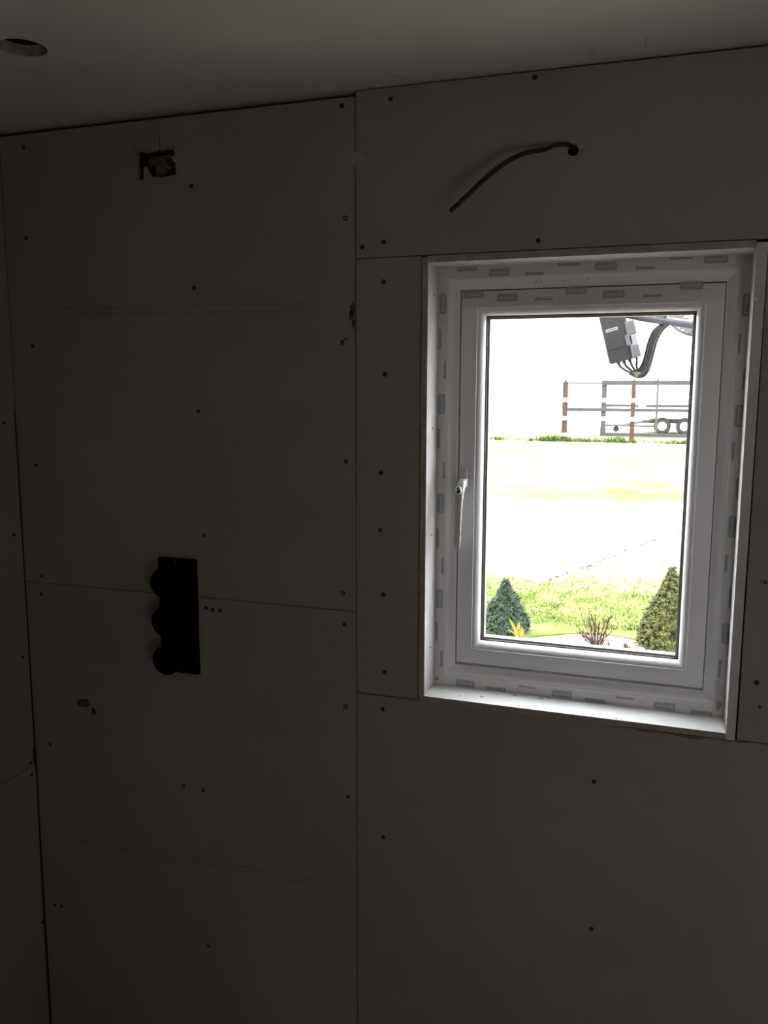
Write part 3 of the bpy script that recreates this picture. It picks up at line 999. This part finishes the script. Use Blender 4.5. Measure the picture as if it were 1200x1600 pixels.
# ------------------------------------------------------------------ conifers and bed plants
def conifer(name, x, y, h, r, m, seed, label):
    rd = random.Random(seed)
    root = empty(name, (x, y, GZ), label, 'conifer')
    bm = bmesh.new()
    tube(bm, [(x, y, GZ - 0.01), (x, y, GZ + h * 0.5), (x, y, GZ + h * 0.93)], [0.016, 0.011, 0.003], 8)
    obj('trunk', bm, BARK, root)
    bm = bmesh.new()

    def R(t):
        return r * (1 - t) ** 1.0 * (1.08 if t < 0.6 else 1.0) * (0.82 + 0.18 * math.sin(min(1, t * 6) * PI / 2)) + 0.006

    prof = [(R(k / 12) * 0.72, 0.02 + h * 0.94 * k / 12) for k in range(13)]
    lathe(bm, prof, (x, y, GZ), (0, 0, 1), 14)
    for k in range(2600):
        t = 1 - (1 - rd.random()) ** 0.62
        t = min(0.985, t)
        a = rd.uniform(0, 2 * PI)
        rad = R(t) * rd.uniform(0.68, 1.0)
        base = Vector((x + rad * math.cos(a), y + rad * math.sin(a), GZ + 0.015 + h * t * 0.97))
        out = Vector((math.cos(a), math.sin(a), 0.55 + 0.9 * t)).normalized()
        L = rd.uniform(0.016, 0.034) * (1 - 0.3 * t)
        if rd.random() < 0.10:
            L *= 1.9
            base += out * 0.006
        u, v = frame_of(out)
        for q in range(5):
            b = 2 * PI * q / 5 + rd.uniform(-0.4, 0.4)
            dirv = (out + (u * math.cos(b) + v * math.sin(b)) * 0.75).normalized()
            side = dirv.cross(out).normalized() * (0.0035)
            p0, p1 = base - side, base + side
            mid = base + dirv * L * 0.55
            f = bm.faces.new((bm.verts.new(p0), bm.verts.new(p1), bm.verts.new(mid + side * 1.2), bm.verts.new(base + dirv * L), bm.verts.new(mid - side * 1.2)))
    obj('foliage', bm, m, root)
    return root


conifer('dwarf_conifer', -1.120, 4.1, 0.370, 0.170, CON_B, 3, 'small blue green conifer at the lower left corner of the window view')
conifer('dwarf_conifer', -0.005, 4.1, 0.545, 0.215, CON_Y, 4, 'taller yellow green conifer at the lower right corner of the window view')

tw = empty('twiggy_shrub', (-0.46, 3.9, GZ), 'low leafless shrub of red brown twigs between the two conifers', 'shrub')
rd = random.Random(17)
leafs = bmesh.new()


def leaf(bm, p, d, L, w):
    u, v = frame_of(d)
    d = d.normalized()
    vs = [bm.verts.new(p), bm.verts.new(p + d * L * 0.5 + u * w), bm.verts.new(p + d * L), bm.verts.new(p + d * L * 0.5 - u * w)]
    bm.faces.new(vs)


for k in range(24):
    a = rd.uniform(0, 2 * PI)
    sp = rd.uniform(0.02, 0.13)
    H = rd.uniform(0.09, 0.225)
    b = Vector((-0.46 + 0.02 * math.cos(a), 3.9 + 0.02 * math.sin(a), GZ))
    tip = Vector((-0.46 + sp * math.cos(a), 3.9 + sp * math.sin(a), GZ + H))
    mid = b.lerp(tip, 0.5) + Vector((rd.uniform(-.01, .01), rd.uniform(-.01, .01), 0.015))
    bm = bmesh.new()
    c = catmull([b, mid, tip], 4)
    tube(bm, c, [0.0030 - 0.0014 * i / len(c) for i in range(len(c))], 5)
    for q in range(6):
        i = rd.randrange(3, len(c))
        d = (c[-1] - c[0]).normalized() + Vector((rd.uniform(-.8, .8), rd.uniform(-.8, .8), rd.uniform(-.1, .4)))
        e2 = c[i] + d.normalized() * rd.uniform(0.02, 0.05)
        tube(bm, [c[i], e2], [0.0019, 0.0012], 4)
        leaf(leafs, e2, d, 0.013, 0.004)
    obj('twig', bm, TWIG, tw)
for q in range(90):
    leaf(leafs, Vector((-0.46 + rd.uniform(-.08, .08), 3.9 + rd.uniform(-.06, .06), GZ + rd.uniform(0.0, 0.05))), Vector((rd.uniform(-1, 1), rd.uniform(-1, 1), rd.uniform(0, 1))), 0.018, 0.006)
obj('dry_leaves', leafs, DRYLEAF, tw)

rp = empty('red_leaved_plant', (-0.265, 3.88, GZ), 'tiny dark red leaved plant beside the foot of the right conifer', 'plant')
bm = bmesh.new()
tube(bm, [(-0.265, 3.88, GZ), (-0.262, 3.88, GZ + 0.05)], 0.002, 5)
tube(bm, [(-0.267, 3.88, GZ), (-0.28, 3.88, GZ + 0.035)], 0.002, 5)
obj('stem', bm, TWIG, rp)
bm = bmesh.new()
for q in range(26):
    leaf(bm, Vector((-0.268 + rd.uniform(-.02, .025), 3.88 + rd.uniform(-.02, .02), GZ + rd.uniform(0.005, 0.055))), Vector((rd.uniform(-1, 1), rd.uniform(-1, 1), rd.uniform(-.2, 1))), 0.022, 0.007)
obj('leaves', bm, REDLEAF, rp)

yp = empty('strap_leaved_plant', (-0.955, 3.72, GZ), 'yellow green strap leaved plant in front of the left conifer', 'plant')
for pts, w in (([(-0.955, 3.72, GZ), (-0.962, 3.715, 0.05), (-0.985, 3.71, 0.115), (-1.020, 3.70, 0.178)], 0.011), ([(-0.950, 3.72, GZ), (-0.965, 3.72, 0.04), (-0.995, 3.72, 0.078), (-1.03, 3.72, 0.092)], 0.006),
               ([(-0.945, 3.72, GZ), (-0.950, 3.72, 0.06), (-0.958, 3.72, 0.105), (-0.955, 3.72, 0.155)], 0.014), ([(-0.935, 3.72, GZ), (-0.925, 3.71, 0.03), (-0.905, 3.70, 0.055), (-0.885, 3.69, 0.05)], 0.010),
               ([(-0.945, 3.73, GZ), (-0.935, 3.72, 0.05), (-0.932, 3.72, 0.085), (-0.936, 3.72, 0.12)], 0.012)):
    bm = bmesh.new()
    c = catmull(pts, 5)
    prev = None
    for i, p in enumerate(c):
        t = i / (len(c) - 1)
        ww = w * (0.55 + 0.9 * t) * (1 - t ** 4) + 0.0008
        d = (c[min(i + 1, len(c) - 1)] - c[max(i - 1, 0)]).normalized()
        s = d.cross(Vector((0, 1, 0)))
        s = s.normalized() if s.length > 0.01 else Vector((1, 0, 0))
        cur = [bm.verts.new(p - s * ww), bm.verts.new(p + Vector((0, 0.003, 0))), bm.verts.new(p + s * ww)]
        if prev:
            bm.faces.new((prev[0], prev[1], cur[1], cur[0]))
            bm.faces.new((prev[1], prev[2], cur[2], cur[1]))
        prev = cur
    obj('leaf', bm, YLEAF, yp)
bm = bmesh.new()
for q in range(14):
    leaf(bm, Vector((-0.935 + rd.uniform(-.012, .03), 3.71, 0.11 + rd.uniform(-.03, .04))), Vector((rd.uniform(-1, 1), rd.uniform(-1, 1), rd.uniform(-.5, 1))), 0.014, 0.005)
tag(obj('withered_flower', bm, DRYLEAF, yp), 'withered brown flower head')

# ------------------------------------------------------------------ satellite dish outside the wall
sd = empty('satellite_dish', (0.16, 0.215, 1.95), 'dark satellite receiver head on its dish arm with looping black cables outside the window', 'satellite dish')
YD = 0.80
ax = Vector((0.26, 0, -0.965)).normalized()      # down the body
sx = Vector((0.965, 0, 0.26)).normalized()
bm = bmesh.new()
c0 = Vector((-0.222, YD, 1.945))
obox(bm, Vector((-0.1985, YD, 1.8830)), sx, Vector((0, 1, 0)), -ax, 0.036, 0.030, 0.075, bev=0.005)
obox(bm, Vector((-0.1790, YD, 1.8020)), sx, Vector((0, 1, 0)), -ax, 0.0345, 0.027, 0.028, bev=0.004)
lnb = obj('receiver_head', bm, LNBM, sd)
bm = bmesh.new()
lathe(bm, [(0.030, 0), (0.032, 0.02), (0.030, 0.045)], (-0.214, YD, 1.945), -ax, 20)
obj('feed_horn', bm, LNBM, lnb)
for (x, z, w, h, m) in ((-0.1535, 1.869, 0.0130, 0.019, LNBG), (-0.1440, 1.834, 0.0100, 0.016, LNBW), (-0.1560, 1.834, 0.0090, 0.016, LNBG), (-0.1370, 1.803, 0.0120, 0.017, LNBG)):
    bm = bmesh.new()
    obox(bm, Vector((x + 0.004, YD - 0.022, z)), sx, Vector((0, 1, 0)), -ax, w, 0.018, h, bev=0.002)
    obj('port_cover', bm, m, lnb)
bm = bmesh.new()
obox(bm, Vector((-0.2020, YD - 0.0305, 1.8640)), Vector((0.965, 0, 0.26)), Vector((0, 1, 0)), Vector((-0.26, 0, 0.965)), 0.0170, 0.0006, 0.0042)
st = obj('sticker', bm, STICK, sd)
bm = bmesh.new()
vs, fs = text_mesh('......', 0.012, 0.028)
for k in range(9):
    obox(bm, Vector((-0.2020, YD - 0.0313, 1.8640)) + Vector((0.965, 0, 0.26)) * (-0.013 + 0.0033 * k), Vector((0.965, 0, 0.26)), Vector((0, 1, 0)), Vector((-0.26, 0, 0.965)), 0.0011, 0.0002, 0.0018)
obj('sticker_print', bm, LNBM, st)

bm = bmesh.new()
tube(bm, [(-0.165, YD, 1.912), (-0.120, YD, 1.9000), (-0.075, YD, 1.8910), (0.06, YD - 0.01, 1.868), (0.16, YD - 0.06, 1.852)], [0.0175, 0.0165, 0.0150, 0.0125, 0.0125], 12, flat=0.8)
obj('arm', bm, ARMM, sd)
bm = bmesh.new()
obox(bm, Vector((-0.070, YD, 1.893)), Vector((0.97, 0, -0.24)), Vector((0, 1, 0)), Vector((0.24, 0, 0.97)), 0.016, 0.013, 0.0145, bev=0.003)
obj('arm_clamp', bm, ARMM, sd)
bm = bmesh.new()
tube(bm, catmull([(0.16, YD - 0.06, 1.858), (0.20, YD - 0.25, 1.86), (0.23, 0.30, 1.86), (0.24, 0.215, 1.86)], 5), 0.018, 12)
lathe(bm, [(0.05, 0), (0.05, 0.008)], (0.24, 0.215, 1.86), (0, 1, 0), 20)
obj('wall_bracket', bm, ARMM, sd)
# perforated dish: an elliptical bowl with real holes
bm = bmesh.new()
dn = Vector((-0.70, -0.60, 0.30)).normalized()
du = Vector((0.65, -0.76, 0.0))
du = (du - dn * du.dot(dn)).normalized()
dv = dn.cross(du)
if dv.z < 0:
    dv = -dv
dc = Vector((0.090, YD, 2.024))
N = 46
grid = {}
ra, rb = 0.235, 0.190
for i in range(N + 1):
    for j in range(N + 1):
        a, b = -1 + 2 * i / N, -1 + 2 * j / N
        if a * a + b * b <= 1.02:
            grid[i, j] = bm.verts.new(dc + du * (a * ra) + dv * (b * rb) + dn * (0.045 * (a * a + b * b) - 0.045))
fcs = []
for i in range(N):
    for j in range(N):
        q = [(i, j), (i + 1, j), (i + 1, j + 1), (i, j + 1)]
        if all(k in grid for k in q):
            fcs.append(bm.faces.new([grid[k] for k in q]))
inner = []
for f in fcs:
    c = f.calc_center_median() - dc
    a, b = c.dot(du) / ra, c.dot(dv) / rb
    if a * a + b * b < 0.66:
        inner.append(f)
bmesh.ops.inset_individual(bm, faces=inner, thickness=0.0033)
bmesh.ops.delete(bm, geom=inner, context='FACES')
bm.normal_update()
g = bmesh.ops.solidify(bm, geom=bm.faces[:], thickness=0.0015)
dish = obj('dish', bm, DISHM, sd)
bm = bmesh.new()
rim = [dc + du * (ra * math.cos(2 * PI * k / 48)) + dv * (rb * math.sin(2 * PI * k / 48)) for k in range(49)]
tube(bm, rim, 0.0045, 6, cap=False)
obj('rim', bm, DISHM, dish)
# looping coax cables
ends = [(-0.1800, 1.7700), (-0.1650, 1.7735), (-0.1500, 1.7790), (-0.1340, 1.7900)]
for k, (ex, ez) in enumerate(ends):
    o1 = 0.0070 * k
    yy = YD - 0.012 + 0.008 * k
    bot = 1.7345 + 0.004 * k
    pts = [(ex, yy, ez + 0.010), (ex + 0.003, yy, ez - 0.008), (ex + 0.55 * (-0.128 - ex), yy, bot + 0.010 + 0.2 * max(0, ez - 1.77)), (-0.127 + 0.001 * k, yy, bot), (-0.112 - 0.0035 * k, yy, bot + 0.006),
           (-0.094 - 0.0065 * k, yy, 1.765 + 0.002 * k), (-0.085 - 0.0075 * k, yy, 1.795), (-0.077 - 0.0075 * k, yy, 1.833), (-0.064 - 0.0070 * k, yy, 1.865), (-0.042 - 0.0045 * k, yy, 1.886)]
    bm = bmesh.new()
    tube(bm, catmull(pts, 6), 0.0036, 8)
    obj('coax_cable', bm, COAX, sd, True)
    bm = bmesh.new()
    tube(bm, [(ex - 0.002, yy, ez + 0.012), (ex + 0.001, yy, ez - 0.006)], 0.0052, 10)
    obj('cable_plug', bm, COAX, sd)
bm = bmesh.new()
tube(bm, catmull([(-0.150, YD + 0.01, 1.742), (-0.128, YD + 0.012, 1.731), (-0.108, YD + 0.01, 1.735), (-0.096, YD + 0.01, 1.755), (-0.088, YD + 0.01, 1.792), (-0.078, YD + 0.01, 1.835), (-0.062, YD + 0.01, 1.866), (-0.040, YD, 1.884)], 6), 0.0085, 8, flat=0.6)
obj('cable_sleeve', bm, COAX, sd, True)
bm = bmesh.new()
tube(bm, [(-0.143, YD - 0.008, 1.741), (-0.128, YD - 0.010, 1.7355), (-0.113, YD - 0.008, 1.739)], [0.004, 0.008, 0.004], 10)
obj('tape_wrap', bm, TIE, sd)
bm = bmesh.new()
obox(bm, Vector((-0.060, YD, 1.8925)), Vector((0.97, 0, -0.24)), Vector((0, 1, 0)), Vector((0.24, 0, 0.97)), 0.0016, 0.0145, 0.0185)
obj('cable_tie', bm, COAX, sd)

# ------------------------------------------------------------------ fences and trailer across the field
wf = empty('white_rail_fence', (-1.5, 27.0, GZ), 'field fence of white rails nailed across two red brown posts', 'fence')
for x, y, w, h in ((-3.645, 27.05, 0.085, 1.94), (-1.490, 27.05, 0.068, 1.96)):
    bm = bmesh.new()
    box(bm, x - w, x + w, y - 0.05, y + 0.05, GZ - 0.05, h - 0.06, 0.008)
    box(bm, x - w * 0.4, x + w * 0.4, y - 0.03, y + 0.03, h - 0.07, h, 0.008)
    obj('post', bm, POST, wf)
for z, hw in ((1.285, 0.066), (0.690, 0.066), (0.145, 0.052)):
    bm = bmesh.new()
    box(bm, -3.75, -1.40 if z > 0.3 else -2.85, 26.965, 26.995, z - hw, z + hw, 0.006)
    obj('rail', bm, RAILW, wf)

df = empty('dark_rail_fence', (-2.0, 29.0, GZ), 'weathered grey rail fence standing behind the white railed fence', 'fence')
Yd = 30.0
for x0, x1, z, w in ((-4.06, -2.70, 1.845, 0.030), (-2.72, 1.6, 1.862, 0.078), (-4.06, 1.6, 0.905, 0.058), (-2.72, 1.6, 0.03, 0.060)):
    bm = bmesh.new()
    box(bm, x0, x1, Yd - 0.02, Yd + 0.02, z - w, z + w, 0.006)
    obj('rail', bm, RAILD, df)
for x0, x1 in ((-2.70, -1.46), (-1.20, 1.6)):
    bm = bmesh.new()
    box(bm, x0, x1, Yd + 0.10, Yd + 0.14, 1.010, 1.100, 0.006)
    obj('brace_rail', bm, RAILD, df)
for x, w, z0, z1, m in ((-2.655, 0.088, GZ, 1.95, RAILD), (-0.835, 0.035, GZ, 1.99, RAILT), (-4.02, 0.05, GZ, 1.87, RAILD), (1.45, 0.08, GZ, 1.95, RAILD)):
    bm = bmesh.new()
    box(bm, x - w, x + w, Yd + 0.02, Yd + 0.10, z0 - 0.03, z1, 0.006)
    obj('post', bm, m, df)

tr = empty('flatbed_trailer', (-0.3, 33.0, GZ), 'low twin axle flatbed trailer with white wheels parked behind the fences', 'trailer')
Yt = 33.0
bm = bmesh.new()
box(bm, -1.15, 3.0, Yt - 0.75, Yt + 0.75, 0.44, 0.53, 0.01)
obj('deck', bm, DECK, tr)
bm = bmesh.new()
box(bm, -1.40, 3.0, Yt - 0.70, Yt - 0.62, 0.36, 0.44)
box(bm, -1.40, 3.0, Yt + 0.62, Yt + 0.70, 0.36, 0.44)
tube(bm, [(-1.40, Yt - 0.66, 0.40), (-2.2, Yt, 0.25)], 0.035, 8)
tube(bm, [(-1.40, Yt + 0.66, 0.40), (-2.2, Yt, 0.25)], 0.035, 8)
tube(bm, [(-0.9, Yt - 0.70, 0.24), (-2.0, Yt - 0.3, 0.245), (-2.88, Yt, 0.24)], 0.035, 8)
obj('drawbar_frame', bm, TRL, tr)
bm = bmesh.new()
lathe(bm, [(0.11, -0.03), (0.11, 0.03)], (-2.40, Yt, 0.10), (0, 1, 0), 18)
tube(bm, [(-2.40, Yt - 0.05, 0.10), (-2.33, Yt - 0.05, 0.26)], 0.02, 6)
obj('jockey_wheel', bm, TYRE, tr)
for x in (-0.665, 0.125):
    bm = bmesh.new()
    lathe(bm, [(0.165, -0.10), (0.28, -0.10), (0.31, -0.06), (0.31, 0.06), (0.28, 0.10), (0.165, 0.10)], (x, Yt - 0.88, 0.27), (0, 1, 0), 28, close=False)
    wh = obj('wheel', bm, TYRE, tr)
    bm = bmesh.new()
    lathe(bm, [(0.172, -0.085), (0.15, -0.07), (0.10, -0.075), (0.05, -0.095), (0.02, -0.095)], (x, Yt - 0.88, 0.27), (0, 1, 0), 28)
    obj('wheel_rim', bm, RIM, wh)
    bm = bmesh.new()
    box(bm, x - 0.36, x + 0.36, Yt - 1.0, Yt - 0.76, 0.585, 0.61, 0.005)
    obj('mudguard', bm, RIM, tr)
